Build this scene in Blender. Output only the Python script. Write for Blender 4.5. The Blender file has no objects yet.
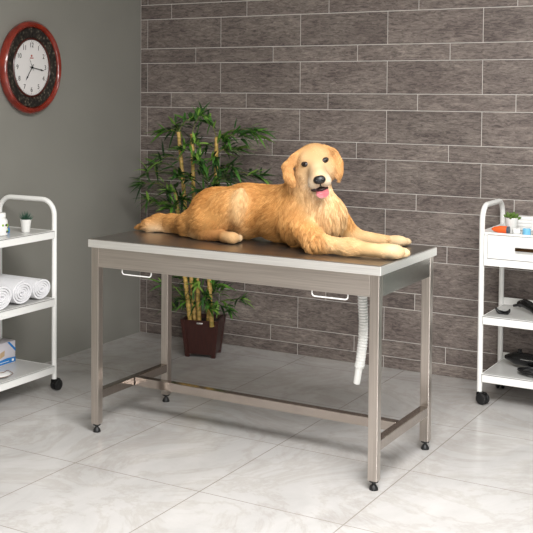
import bpy, bmesh, math, random
import numpy as np
from mathutils import Vector, Matrix, Euler
random.seed(7); rng = np.random.default_rng(7)
PI = math.pi
sc = bpy.context.scene
COL = sc.collection

# ------------------------------------------------------------------ camera
F_PX, PITCH, YAW, ROLL = 1127.794, 0.0412675, 0.5880906, 0.0035035
CAM = np.array([2.832683, -3.967115, 1.503535]); PCX, PCY = 124.337, 134.603
cy_, sy_, cp_, sp_ = math.cos(YAW), math.sin(YAW), math.cos(PITCH), math.sin(PITCH)
FW = np.array([-sy_*cp_, cy_*cp_, -sp_]); R0 = np.array([cy_, sy_, 0.0]); U0 = np.cross(R0, FW)
RT_ = math.cos(ROLL)*R0 + math.sin(ROLL)*U0; UP_ = -math.sin(ROLL)*R0 + math.cos(ROLL)*U0
cd = bpy.data.cameras.new('camera'); cam = bpy.data.objects.new('camera', cd); COL.objects.link(cam)
cam.matrix_world = Matrix(((RT_[0], UP_[0], -FW[0], CAM[0]), (RT_[1], UP_[1], -FW[1], CAM[1]), (RT_[2], UP_[2], -FW[2], CAM[2]), (0, 0, 0, 1)))
cd.sensor_width = 36; cd.lens = F_PX*36/533
cd.shift_x = (266.5-PCX)/533; cd.shift_y = -(266.5-PCY)/533
cd.clip_start = 0.05
sc.camera = cam

def at(px, py, **k):
    """world point seen at a photo pixel on a plane x=, y= or z="""
    d = FW + RT_*(px-PCX)/F_PX - UP_*(py-PCY)/F_PX
    (a, v), = k.items(); i = 'xyz'.index(a)
    return Vector(CAM + d*(v-CAM[i])/d[i])

# ------------------------------------------------------------------ helpers
def link(o, parent=None):
    COL.objects.link(o)
    if parent: o.parent = parent
    return o
def obj(name, bm, mat, parent=None, smooth=True, angle=40):
    me = bpy.data.meshes.new(name)
    bmesh.ops.recalc_face_normals(bm, faces=bm.faces[:])
    bm.to_mesh(me); bm.free()
    mats = mat if isinstance(mat, (list, tuple)) else [mat]
    for m in mats: me.materials.append(m)
    if smooth:
        me.polygons.foreach_set('use_smooth', [True]*len(me.polygons))
        try: me.set_sharp_from_angle(angle=math.radians(angle))
        except Exception: pass
    return link(bpy.data.objects.new(name, me), parent)
def tag(o, label=None, cat=None, group=None, kind=None):
    if label: o['label'] = label
    if cat: o['category'] = cat
    if group: o['group'] = group
    if kind: o['kind'] = kind
    return o
def thing(name, label, cat, loc=(0, 0, 0), rz=0, group=None):
    o = bpy.data.objects.new(name, None); COL.objects.link(o)
    o.location = loc; o.rotation_euler = (0, 0, rz); o.empty_display_size = .05
    return tag(o, label, cat, group)
def rebase(root, objs=None):
    pass
def BM(): return bmesh.new()
def add_box(bm, c, s, bev=0.0, rot=None, mi=0, seg=2):
    r = bmesh.ops.create_cube(bm, size=1.0)
    vs = r['verts']
    for v in vs: v.co = Vector((v.co.x*s[0], v.co.y*s[1], v.co.z*s[2]))
    fs = set(f for v in vs for f in v.link_faces)
    if bev > 0:
        es = list(set(e for v in vs for e in v.link_edges))
        g = bmesh.ops.bevel(bm, geom=es, offset=bev, segments=seg, affect='EDGES', profile=.5)
        vs = list(set(v for f in g['faces'] for v in f.verts) | set(v for v in vs if v.is_valid))
        fs = set(f for v in vs for f in v.link_faces)
    M = Matrix.Translation(Vector(c))
    if rot is not None: M = M @ rot.to_4x4()
    for v in vs: v.co = M @ v.co
    for f in fs: f.material_index = mi
    return vs
def span(bm, x0, x1, y0, y1, z0, z1, bev=0.0, mi=0):
    return add_box(bm, ((x0+x1)/2, (y0+y1)/2, (z0+z1)/2), (abs(x1-x0), abs(y1-y0), abs(z1-z0)), bev, mi=mi)
def frame_of(t):
    t = t.normalized(); a = Vector((0, 0, 1)) if abs(t.z) < .9 else Vector((1, 0, 0))
    u = t.cross(a).normalized(); return u, t.cross(u).normalized()
def add_tube(bm, pts, rad, seg=12, cap=True, mi=0):
    pts = [Vector(p) for p in pts]; n = len(pts)
    rads = rad if isinstance(rad, (list, tuple)) else [rad]*n
    rings = []; u = None
    for i, p in enumerate(pts):
        t = (pts[min(i+1, n-1)]-pts[max(i-1, 0)])
        if t.length < 1e-9: t = Vector((0, 0, 1))
        t.normalize()
        if u is None: u, v = frame_of(t)
        else:
            u = (u - t*u.dot(t)).normalized(); v = t.cross(u).normalized()
        rings.append([bm.verts.new(p+(u*math.cos(a)+v*math.sin(a))*rads[i]) for a in [2*PI*k/seg for k in range(seg)]])
    for a, b in zip(rings, rings[1:]):
        for k in range(seg):
            f = bm.faces.new((a[k], a[(k+1) % seg], b[(k+1) % seg], b[k])); f.material_index = mi
    if cap:
        for rg in (rings[0], rings[-1]):
            try: f = bm.faces.new(rg); f.material_index = mi
            except Exception: pass
def add_lathe(bm, prof, c=(0, 0, 0), seg=24, axis='z', mi=0, cap=True, rot=None):
    """prof: list of (r, h)"""
    rings = []
    def T(x, y, z):
        v = {'z': Vector((x, y, z)), 'x': Vector((z, x, y)), 'y': Vector((x, z, y))}[axis]
        if rot is not None: v = rot @ v
        return v + Vector(c)
    for r, h in prof:
        r = max(r, 1e-4)
        rings.append([bm.verts.new(T(r*math.cos(2*PI*k/seg), r*math.sin(2*PI*k/seg), h)) for k in range(seg)])
    for a, b in zip(rings, rings[1:]):
        for k in range(seg):
            f = bm.faces.new((a[k], a[(k+1) % seg], b[(k+1) % seg], b[k])); f.material_index = mi
    if cap:
        for rg in (rings[0], rings[-1]):
            f = bm.faces.new(rg); f.material_index = mi
def add_ell(bm, c, r, rot=None, seg=16, ring=10, mi=0):
    g = bmesh.ops.create_uvsphere(bm, u_segments=seg, v_segments=ring, radius=1.0)
    for v in g['verts']:
        q = Vector((v.co.x*r[0], v.co.y*r[1], v.co.z*r[2]))
        if rot is not None: q = rot @ q
        v.co = q+Vector(c)
    for f in set(f for v in g['verts'] for f in v.link_faces): f.material_index = mi
def arc(c, r, a0, a1, n, ax1, ax2):
    c = Vector(c); ax1 = Vector(ax1); ax2 = Vector(ax2)
    return [c+(ax1*math.cos(a)+ax2*math.sin(a))*r for a in [a0+(a1-a0)*k/n for k in range(n+1)]]
def catmull(pts, n=6):
    P = [Vector(p) for p in pts]; P = [2*P[0]-P[1]]+P+[2*P[-1]-P[-2]]; out = []
    for i in range(1, len(P)-2):
        for k in range(n):
            t = k/n; a, b, c, d = P[i-1:i+3]
            out.append(.5*((2*b)+(c-a)*t+(2*a-5*b+4*c-d)*t*t+(3*b-a-3*c+d)*t**3))
    out.append(P[-2]); return out

# ------------------------------------------------------------------ materials
def lin(c):
    return tuple(((x/255)/12.92 if x/255 <= .04045 else ((x/255+.055)/1.055)**2.4) for x in c)+(1,)
def mat(name, rgb, rough=.5, metal=0, spec=.5, emis=None, trans=0, coat=0, alpha=1):
    m = bpy.data.materials.new(name); m.use_nodes = True
    b = m.node_tree.nodes['Principled BSDF']
    b.inputs['Base Color'].default_value = lin(rgb); b.inputs['Roughness'].default_value = rough
    b.inputs['Metallic'].default_value = metal; b.inputs['Specular IOR Level'].default_value = spec
    b.inputs['Transmission Weight'].default_value = trans; b.inputs['Coat Weight'].default_value = coat
    b.inputs['Alpha'].default_value = alpha
    if emis: b.inputs['Emission Color'].default_value = lin(emis[0]); b.inputs['Emission Strength'].default_value = emis[1]
    return m
def N(m, t, **k):
    n = m.node_tree.nodes.new(t)
    for a, v in k.items(): setattr(n, a, v)
    return n
def L(m, a, b): m.node_tree.links.new(a, b)
def bs(m): return m.node_tree.nodes['Principled BSDF']
def ramp(m, src, stops):
    r = N(m, 'ShaderNodeValToRGB'); e = r.color_ramp.elements
    while len(e) < len(stops): e.new(.5)
    for el, (p, c) in zip(e, stops): el.position = p; el.color = lin(c) if len(c) == 3 and max(c) > 1 else tuple(c)+(1,)
    L(m, src, r.inputs['Fac']); return r
def mathn(m, op, a, b=None, c=None):
    n = N(m, 'ShaderNodeMath', operation=op)
    for i, v in enumerate((a, b, c)):
        if v is None: continue
        if isinstance(v, (int, float)): n.inputs[i].default_value = v
        else: L(m, v, n.inputs[i])
    return n.outputs[0]
def mapped_noise(m, scale, sc3=(1, 1, 1), detail=4, rough=.55, coord='Object', dist=0):
    tc = N(m, 'ShaderNodeTexCoord'); mp = N(m, 'ShaderNodeMapping'); mp.inputs['Scale'].default_value = sc3
    L(m, tc.outputs[coord], mp.inputs['Vector'])
    n = N(m, 'ShaderNodeTexNoise'); n.inputs['Scale'].default_value = scale; n.inputs['Detail'].default_value = detail
    n.inputs['Roughness'].default_value = rough; n.inputs['Distortion'].default_value = dist
    L(m, mp.outputs['Vector'], n.inputs['Vector']); return n
def bump(m, h, strength=.2, dist=.002):
    b = N(m, 'ShaderNodeBump'); b.inputs['Strength'].default_value = strength; b.inputs['Distance'].default_value = dist
    L(m, h, b.inputs['Height']); L(m, b.outputs[0], bs(m).inputs['Normal']); return b

M = {}
M['white_metal'] = mat('white_metal', (242, 241, 238), .30)
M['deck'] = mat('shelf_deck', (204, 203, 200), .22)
M['white_plastic'] = mat('white_plastic', (236, 235, 232), .4)
M['black_rubber'] = mat('black_rubber', (22, 22, 23), .5)
M['black_plastic'] = mat('black_plastic', (14, 14, 15), .25)
M['dark_metal'] = mat('dark_metal', (90, 66, 44), .35, 1)
M['chrome'] = mat('chrome', (215, 215, 215), .12, 1)
M['grey_mat'] = mat('grey_mat', (150, 150, 148), .5)
# brushed steel
def steel(name, rgb, rough, sc3):
    m = mat(name, rgb, rough, 1)
    n = mapped_noise(m, 1.0, sc3, 3, .6)
    r = ramp(m, n.outputs['Fac'], [(.3, tuple(int(c*.93) for c in rgb)), (.7, tuple(min(255, int(c*1.05)) for c in rgb))])
    L(m, r.outputs['Color'], bs(m).inputs['Base Color'])
    rr = N(m, 'ShaderNodeMapRange'); rr.inputs['To Min'].default_value = rough*.8; rr.inputs['To Max'].default_value = rough*1.25
    L(m, n.outputs['Fac'], rr.inputs['Value']); L(m, rr.outputs[0], bs(m).inputs['Roughness'])
    bump(m, n.outputs['Fac'], .05, .0005)
    return m
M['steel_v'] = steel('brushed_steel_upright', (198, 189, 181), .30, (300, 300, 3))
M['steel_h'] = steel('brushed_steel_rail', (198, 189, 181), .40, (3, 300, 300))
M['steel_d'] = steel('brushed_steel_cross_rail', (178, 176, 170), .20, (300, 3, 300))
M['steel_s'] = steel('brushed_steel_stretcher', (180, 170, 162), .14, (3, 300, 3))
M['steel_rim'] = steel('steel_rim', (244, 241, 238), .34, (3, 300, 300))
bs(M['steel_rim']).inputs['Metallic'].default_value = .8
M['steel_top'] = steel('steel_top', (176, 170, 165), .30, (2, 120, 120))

# wall paint
m = M['paint'] = mat('grey_wall_paint', (140, 138, 131), .42, spec=.4)
n = mapped_noise(m, 1.2, detail=3); r = ramp(m, n.outputs['Fac'], [(.3, (136, 134, 127)), (.7, (144, 142, 135))]); L(m, r.outputs['Color'], bs(m).inputs['Base Color'])
n = mapped_noise(m, 160, detail=2); bump(m, n.outputs['Fac'], .08, .001)
M['room_paint'] = mat('room_paint', (196, 190, 184), .7)
M['reflect_green'] = mat('reflected_green_paint', (84, 98, 92), .6)  # for unseen walls, grey-green picked so the table steel reflects it
M['ceiling_paint'] = mat('ceiling_paint', (225, 223, 218), .8)

# wall tile: wood-grain concrete look, tone varies per tile (face colour attribute)
m = M['tile'] = mat('wall_tile', (105, 95, 88), .5, spec=.4)
at_n = N(m, 'ShaderNodeAttribute', attribute_name='tone')
tc = N(m, 'ShaderNodeTexCoord')
off = N(m, 'ShaderNodeVectorMath', operation='SCALE'); L(m, at_n.outputs['Color'], off.inputs[0]); off.inputs['Scale'].default_value = 37.0
addv = N(m, 'ShaderNodeVectorMath', operation='ADD'); L(m, tc.outputs['Object'], addv.inputs[0]); L(m, off.outputs[0], addv.inputs[1])
def tnoise(scale, sc3, detail, rough, dist=0):
    mp = N(m, 'ShaderNodeMapping'); mp.inputs['Scale'].default_value = sc3; L(m, addv.outputs[0], mp.inputs['Vector'])
    n = N(m, 'ShaderNodeTexNoise'); n.inputs['Scale'].default_value = scale; n.inputs['Detail'].default_value = detail
    n.inputs['Roughness'].default_value = rough; n.inputs['Distortion'].default_value = dist; L(m, mp.outputs[0], n.inputs['Vector']); return n
n1 = tnoise(6, (1, 1, 4), 8, .72, .6)
n2 = tnoise(22, (1, 1, 4.5), 8, .8, 1.0)
n3 = tnoise(3, (1, 1, 1.8), 4, .6)
c1 = ramp(m, n1.outputs['Fac'], [(.30, (94, 85, 84)), (.5, (119, 110, 107)), (.70, (152, 143, 138))])
c2 = ramp(m, n2.outputs['Fac'], [(.39, (34, 28, 29)), (.47, (118, 109, 106)), (.62, (184, 174, 168))])
mx = N(m, 'ShaderNodeMix', data_type='RGBA'); mx.inputs['Factor'].default_value = .5
L(m, c1.outputs['Color'], mx.inputs['A']); L(m, c2.outputs['Color'], mx.inputs['B'])
mm = N(m, 'ShaderNodeMix', data_type='RGBA', blend_type='MULTIPLY'); mm.inputs['Factor'].default_value = 1
c3 = ramp(m, n3.outputs['Fac'], [(.3, (205, 198, 195)), (.7, (255, 252, 246))])
L(m, mx.outputs['Result'], mm.inputs['A']); L(m, c3.outputs['Color'], mm.inputs['B'])
hv = N(m, 'ShaderNodeHueSaturation'); L(m, mm.outputs['Result'], hv.inputs['Color'])
sx = N(m, 'ShaderNodeSeparateColor'); L(m, at_n.outputs['Color'], sx.inputs[0])
mr = N(m, 'ShaderNodeMapRange'); mr.inputs['To Min'].default_value = .9; mr.inputs['To Max'].default_value = 1.08
L(m, sx.outputs[0], mr.inputs['Value']); L(m, mr.outputs[0], hv.inputs['Value'])
L(m, hv.outputs['Color'], bs(m).inputs['Base Color'])
bump(m, n2.outputs['Fac'], .35, .003)
M['grout'] = mat('grout', (222, 216, 210), .9)

# floor: large pale marble-look tiles, thin joints
m = M['floor'] = mat('floor_tile', (190, 188, 184), .16, spec=.5)
tc = N(m, 'ShaderNodeTexCoord'); sp = N(m, 'ShaderNodeSeparateXYZ'); L(m, tc.outputs['Object'], sp.inputs[0])
TX, TY = .572, .668
fx = mathn(m, 'FRACT', mathn(m, 'DIVIDE', mathn(m, 'SUBTRACT', sp.outputs['X'], .195-10*TX), TX))
fy = mathn(m, 'FRACT', mathn(m, 'DIVIDE', mathn(m, 'SUBTRACT', sp.outputs['Y'], .312-20*TY), TY))
ex = mathn(m, 'MULTIPLY', mathn(m, 'MINIMUM', fx, mathn(m, 'SUBTRACT', 1, fx)), TX)
ey = mathn(m, 'MULTIPLY', mathn(m, 'MINIMUM', fy, mathn(m, 'SUBTRACT', 1, fy)), TY)
ed = mathn(m, 'MINIMUM', ex, ey)
joint = mathn(m, 'LESS_THAN', ed, .0022)
n1 = mapped_noise(m, 2.2, (1.6, .8, 1), 8, .62, dist=.8)
n2 = mapped_noise(m, 1.3, (1, 1, 1), 6, .7, dist=2.2)
c1 = ramp(m, n1.outputs['Fac'], [(.3, (182, 179, 177)), (.55, (194, 191, 189)), (.75, (203, 200, 198))])
c2 = ramp(m, n2.outputs['Fac'], [(.44, (255, 255, 255)), (.5, (240, 237, 233)), (.56, (255, 255, 255))])
mm = N(m, 'ShaderNodeMix', data_type='RGBA', blend_type='MULTIPLY'); mm.inputs['Factor'].default_value = .8
L(m, c1.outputs['Color'], mm.inputs['A']); L(m, c2.outputs['Color'], mm.inputs['B'])
mj = N(m, 'ShaderNodeMix', data_type='RGBA'); L(m, joint, mj.inputs['Factor']); L(m, mm.outputs['Result'], mj.inputs['A']); mj.inputs['B'].default_value = lin((150, 143, 136))
L(m, mj.outputs['Result'], bs(m).inputs['Base Color'])
rr = N(m, 'ShaderNodeMapRange'); rr.inputs['To Min'].default_value = .14; rr.inputs['To Max'].default_value = .3
L(m, n1.outputs['Fac'], rr.inputs['Value']); L(m, rr.outputs[0], bs(m).inputs['Roughness'])
hgt = mathn(m, 'SMOOTH_MIN', ed, .004, .002)
bump(m, hgt, .5, .004)

# ------------------------------------------------------------------ room
XL, YB, XR, YF, ZC = -.9159, 1.8327, 4.6, -5.2, 2.7
def slab(name, x0, x1, y0, y1, z0, z1, mt):
    b = BM(); span(b, x0, x1, y0, y1, z0, z1); return tag(obj(name, b, mt, smooth=False), kind='structure')
slab('floor', XL-.1, XR+.1, YF-.1, YB+.1, -.1, 0, M['floor'])
slab('ceiling', XL-.1, XR+.1, YF-.1, YB+.1, ZC, ZC+.1, M['ceiling_paint'])
slab('wall_left', XL-.1, XL, YF, YB, 0, ZC, M['paint'])
slab('wall_right', XR, XR+.1, YF, YB, 0, ZC, M['reflect_green'])
slab('wall_front', XL-.1, XR+.1, YF-.1, YF, 0, ZC, M['room_paint'])
# tiled back wall
b = BM(); tone = b.loops.layers.float_color.new('tone')
GW = .0040; TH = .17655; TW = .50615; J0 = -.8672; ZT = 1.65368
XT = 1.95
span(b, XL-.1, XT, YB+.004, YB+.1, 0, ZC, mi=1)
z = ZT + 1.5*TH*4; k = -8
while z > 0.01:
    wide = (k % 2 == 0); h = TH if wide else TH/2
    if wide: o = 0
    else: o = TW/3 if ((k-1)//2) % 2 == 0 else 2*TW/3
    z1 = min(z, ZC); z0 = max(z-h, 0)
    if z1-z0 > .01:
        x = J0 + o - 2*TW
        while x < XT:
            x0, x1 = max(x, XL), min(x+TW, XT)
            if x1-x0 > .01:
                n0 = len(b.faces)
                vs = add_box(b, ((x0+x1)/2, YB+.006, (z0+z1)/2), (x1-x0-GW, .012, z1-z0-GW), .0012, seg=1)
                t = (random.random(), random.random(), random.random(), 1)
                for f in set(f for v in vs for f in v.link_faces):
                    for lp in f.loops: lp[tone] = t
            x += TW
    z -= h; k += 1
tag(obj('wall_back', b, [M['tile'], M['grout']], smooth=False), kind='structure')

slab('wall_back_added', XT, XR+.1, YB, YB+.1, 0, ZC, M['reflect_green'])  # unseen stretch, added to give the table's steel something grey-green to reflect
# lights: ceiling panels + a wide window at the front right
def area(name, loc, rot, sx_, sy2, power, col=(1, 1, 1)):
    l = bpy.data.lights.new(name, 'AREA'); l.shape = 'RECTANGLE'; l.size = sx_; l.size_y = sy2; l.energy = power; l.color = col
    o = bpy.data.objects.new(name, l); COL.objects.link(o); o.location = loc; o.rotation_euler = rot; return o
area('ceiling_light_panel', (2.3, -1.5, ZC-.02), (0, 0, 0), 1.5, 1.6, 185, (1, .995, .985))
area('ceiling_light_strip', (2.5, 1.0, ZC-.02), (0, 0, 0), 1.2, .4, 14, (1, .995, .985))
wl = area('window_daylight', (4.1, -4.4, 1.6), (0, 0, 0), 1.8, 1.9, 130, (1, 1, 1))
wl.rotation_euler = Vector((-.42, 1, -.05)).to_track_quat('-Z', 'Y').to_euler()

# ------------------------------------------------------------------ table
TL, TWD, TZ, RIM, INS, LG, FH, AB = 1.3276, .6354, .85, .0366, .0102, .0373, .0365, .729
table = thing('operating_table', 'brushed stainless steel veterinary table with four square legs, the golden dog lying on it', 'table', (0, 0, 0))
b = BM()
span(b, 0, TL, 0, TWD, TZ-RIM, TZ-.0035, .0015)
obj('table_rim', b, M['steel_rim'], table, smooth=False)
b = BM(); span(b, .004, TL-.004, .004, TWD-.004, TZ-.008, TZ, .001); obj('tabletop', b, M['steel_top'], table, smooth=False)
for nm, (x0, x1, y0, y1), mt in [('apron', (INS+LG, TL-INS-LG, INS+.002, INS+.022), 'steel_h'), ('apron', (INS+LG, TL-INS-LG, TWD-INS-.022, TWD-INS-.002), 'steel_h'),
                                 ('apron', (INS+.002, INS+.022, INS+LG, TWD-INS-LG), 'steel_d'), ('apron', (TL-INS-.022, TL-INS-.002, INS+LG, TWD-INS-LG), 'steel_d')]:
    b = BM(); span(b, x0, x1, y0, y1, AB, TZ-RIM, .001); obj(nm, b, M[mt], table, smooth=False)
for lx in (INS, TL-INS-LG):
    for ly in (INS, TWD-INS-LG):
        b = BM(); span(b, lx, lx+LG, ly, ly+LG, FH, TZ-RIM, .0022)
        leg = obj('leg', b, M['steel_v'], table, smooth=False)
        b = BM(); c = (lx+LG/2, ly+LG/2, 0)
        add_lathe(b, [(.0165, 0), (.0175, .004), (.015, .012), (.008, .021), (.006, .026), (.0165, .030), (.0175, .0345), (.0165, .0368)], c, 20)
        obj('leveling_foot', b, M['black_rubber'], leg)
SZ0, SZ1 = .1465, .1855
for sx0 in (INS+.002, TL-INS-LG+.002):
    b = BM(); span(b, sx0, sx0+LG-.004, INS+LG, TWD-INS-LG, SZ0, SZ1, .002); obj('side_stretcher', b, M['steel_s'], table, smooth=False)
b = BM(); span(b, INS+LG, TL-INS-LG, .305, .342, SZ0, SZ1, .002); obj('long_stretcher', b, M['steel_s'], table, smooth=False)
# wire pull handles hanging below the front apron
for x0, x1 in ((.162, .309), (1.042, 1.189)):
    b = BM(); zb = .7065; y = .025; r_ = .012
    pts = [Vector((x0, y, .74))]+arc((x0+r_, y, zb+r_), r_, PI, 1.5*PI, 5, (1, 0, 0), (0, 0, 1))+arc((x1-r_, y, zb+r_), r_, 1.5*PI, 2*PI, 5, (1, 0, 0), (0, 0, 1))+[Vector((x1, y, .74))]
    add_tube(b, pts, .0028, 8); obj('pull_handle', b, M['white_metal'], table)
# corrugated drain hose
path = catmull([(1.158, .25, .80), (1.158, .25, .68), (1.163, .25, .58), (1.161, .25, .51), (1.155, .25, .45), (1.150, .25, .405)], 40)
b = BM(); pts = []; rr_ = []; s_ = 0; prev = path[0]
dens = []
for a_, c_ in zip(path, path[1:]):
    for t in (0, .5): dens.append(a_.lerp(c_, t))
dens.append(path[-1])
for q in dens:
    s_ += (q-prev).length; prev = q
    pts.append(q); rr_.append(.0185+.0016*math.sin(s_*2*PI/.0115)*(1 if q.z > .47 else .45))
add_tube(b, pts, rr_, 18); hose = obj('drain_hose', b, M['white_plastic'], table)
b = BM(); add_tube(b, [(1.150, .25, .412), (1.147, .25, .398), (1.147, .25, .396), (1.138, .25, .335), (1.137, .25, .330)], [.019, .019, .0145, .0135, .012], 18)
obj('hose_end_cuff', b, M['white_plastic'], hose)

# ------------------------------------------------------------------ trolleys
def caster(parent, x, y, ang):
    c = Matrix.Rotation(ang, 3, 'Z'); off = c @ Vector((.018, 0, 0))
    b = BM()
    for s in (-1, 1):
        w = c @ Vector((0, s*.0125, 0))
        add_lathe(b, [(.008, -.0075), (.021, -.0085), (.0265, -.005), (.028, 0), (.0265, .005), (.021, .0085), (.008, .0075)], (x+off.x+w.x, y+off.y+w.y, .028), 22, 'y', rot=c)
    o = obj('caster', b, M['black_rubber'], parent)
    b = BM()
    add_box(b, (x+off.x*.7, y+off.y*.7, .047), (.046, .034, .024), .008, rot=c); add_tube(b, [(x, y, .045), (x, y, .068)], .009, 10)
    obj('caster_fork', b, M['black_plastic'], o)
ZS = [(.091, .130), (.426, .466), (.762, .801)]
def make_trolley(label, loc, rz, shelf_z, drawer):
    """local: width along x 0..W (U frame), length along y 0..LN"""
    t = thing('utility_trolley', label, 'trolley', loc, rz); W, LN, R_ = .350, .60, .0127
    for y in (0, LN):
        b = BM(); H, r_ = .950, .075
        pts = [Vector((0, y, .06)), Vector((0, y, .5))]+arc((r_, y, H-r_), r_, PI, PI/2, 10, (1, 0, 0), (0, 0, 1))+arc((W-r_, y, H-r_), r_, PI/2, 0, 10, (1, 0, 0), (0, 0, 1))+[Vector((W, y, .5)), Vector((W, y, .06))]
        add_tube(b, pts, R_, 16); obj('side_frame', b, M['white_metal'], t)
    for i, (z0, z1) in enumerate(shelf_z):
        b = BM(); e = .010
        top = (i == 2)
        if top and drawer: z0 = .668
        # deck + lips
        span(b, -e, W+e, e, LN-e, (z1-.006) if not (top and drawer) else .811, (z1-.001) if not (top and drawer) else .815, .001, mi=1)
        hf = z1 if not (top and drawer) else .827
        span(b, W+e-.004, W+e, e if not (top and drawer) else .0285, LN-e if not (top and drawer) else LN-.0285, z0 if not (top and drawer) else .8178, hf, .0008)
        span(b, -e, -e+.004, e, LN-e, z0, z1+(.033 if drawer else 0.0), .0012)
        span(b, -e, W+e, e, e+.004, z0, z1+(.036 if top and drawer else 0), .0012)
        span(b, -e, W+e, LN-e-.004, LN-e, z0, z1+(.036 if top and drawer else 0), .0012)
        if top and drawer: span(b, -e+.004, W+e-.004, e+.004, LN-e-.004, .668, .672)
        if top and drawer:
            span(b, W+e-.004, W+e, .0285, LN-.0285, .668, .701); span(b, W+e-.004, W+e, e, .0285, .668, .827); span(b, W+e-.004, W+e, LN-.0285, LN-e, .668, .827)
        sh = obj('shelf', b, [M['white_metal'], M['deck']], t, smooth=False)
    if drawer:
        b = BM(); span(b, W+e-.016, W+e+.002, .030, LN-.030, .7035, .8120, .002)
        span(b, .02, W+e-.016, .034, LN-.034, .708, .712)
        d = obj('drawer', b, M['white_metal'], t, smooth=False)
        b = BM(); ym = LN/2; 
        span(b, W+e+.016, W+e+.024, ym-.138, ym+.138, .750, .766, .002)
        for s in (-1, 1): span(b, W+e, W+e+.018, ym+s*.12-.005, ym+s*.12+.005, .753, .762, .001)
        h = obj('drawer_handle', b, M['dark_metal'], d); h['label'] = 'bronze bar handle'
    for x in (0, W):
        for y in (0, LN): caster(t, x, y, {0: .4, W: 1.25}[x] if drawer else 1.45+.2*x)
    return t
# left trolley: frame line at y=.46, posts x=-.88..-.53, runs toward the camera
t_left = make_trolley('white three-shelf metal trolley by the grey wall, rolled towels on its middle shelf', (-.882, -.142, 0), 0, ZS, False)
# right trolley: U frame runs along depth, tray length along x
t_right = make_trolley('white metal trolley with a drawer under its top tray, by the tiled wall', (1.286, 1.775, 0), -PI/2, [(.108, .148), (.386, .426), (.762, .801)], True)

# ---- items on the left trolley
def plant_pot(label, loc, s, leafcol, kindl, group=None):
    t = thing('potted_succulent', label, 'plant', loc)
    b = BM(); add_lathe(b, [(.0195*s, 0), (.0205*s, .002), (.0275*s, .060*s), (.029*s, .0640*s), (.0258*s, .0640*s), (.0245*s, .054*s), (.001, .054*s)], (0, 0, 0), 28, cap=True)
    obj('pot', b, M['white_plastic'], t)
    b = BM(); add_ell(b, (0, 0, .052*s), (.025*s, .025*s, .004*s)); obj('soil', b, M['black_rubber'], t)
    b = BM()
    nk = 26 if kindl else 17
    for k in range(nk):
        a = k*2.399; el = .35+1.15*(k/nk); ln = (.046 if kindl else .036)*s*random.uniform(.8, 1.1)
        d = Vector((math.cos(a)*math.cos(el), math.sin(a)*math.cos(el), math.sin(el)))
        p0 = Vector((0, 0, .054*s))+Vector((d.x, d.y, 0))*.006
        if kindl: add_tube(b, [p0, p0+d*ln*.4, p0+d*ln+Vector((0, 0, .004))], [.0022*s, .0032*s, .0004], 5)
        else: add_tube(b, [p0, p0+d*ln*.35, p0+d*ln*.8, p0+d*ln], [.0025*s, .0050*s, .0068*s, .0025], 6)
    m_ = leafcol; obj('leaves', b, m_, t); return t
M['leaf_dark'] = mat('succulent_dark', (48, 82, 66), .5); M['leaf_bright'] = mat('succulent_bright', (86, 112, 44), .5)
plant_pot('small dark spiky succulent in a white pot, on the left trolley\'s top shelf', (-.60, .318, .801), .98, M['leaf_dark'], True)
plant_pot('small bright green succulent in a white pot on the drawer trolley', (1.388, 1.555, .8165), 1.13, M['leaf_bright'], False)
M['label_green'] = mat('label_green', (140, 178, 60), .5); M['label_black'] = mat('label_black', (40, 40, 38), .5); M['label_blue'] = mat('label_blue', (38, 130, 190), .5)
M['white_paper'] = mat('white_paper', (234, 233, 231), .6); M['orange'] = mat('orange_card', (236, 98, 36), .5); M['paleblue'] = mat('pale_blue', (120, 190, 226), .4)
M['clear'] = mat('clear_plastic', (240, 244, 246), .08, trans=.85)
bt = thing('pill_bottle', 'white plastic pill bottle with a green and black patterned label', 'bottle', (-.628, .158, .801))
b = BM(); add_lathe(b, [(.033, 0), (.036, .003), (.036, .068), (.031, .078), (.024, .082), (.024, .086)], seg=28); obj('bottle_body', b, M['white_plastic'], bt)
b = BM(); add_lathe(b, [(.0265, .084), (.0275, .086), (.0275, .104), (.025, .107)], seg=28); obj('cap', b, M['white_plastic'], bt)
b = BM(); add_lathe(b, [(.0363, .010), (.0365, .011), (.0365, .062), (.0363, .063)], seg=32, cap=False)
lb = obj('bottle_label', b, M['white_paper'], bt)
b = BM()
for k in range(26):
    a = -2.2+random.random()*3.6; zz = random.choice([.018, .022, .034, .038, .044, .050]); 
    add_ell(b, (.0355*math.cos(a), .0355*math.sin(a), zz), (.005, .006, .006), seg=8, ring=6, mi=[0, 0, 1, 2, 1][k % 5])
    
obj('label_print', b, [M['label_green'], M['label_black'], mat('label_olive', (150, 120, 50), .5)], lb)
b = BM(); add_lathe(b, [(.010, 0), (.011, .002), (.011, .020), (.008, .022), (.008, .032), (.003, .035)], seg=18)
o = tag(obj('small_bottle', b, M['label_blue']), 'tiny blue bottle just behind the white pill bottle', 'bottle'); o.location = (-.660, .252, .801)
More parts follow.
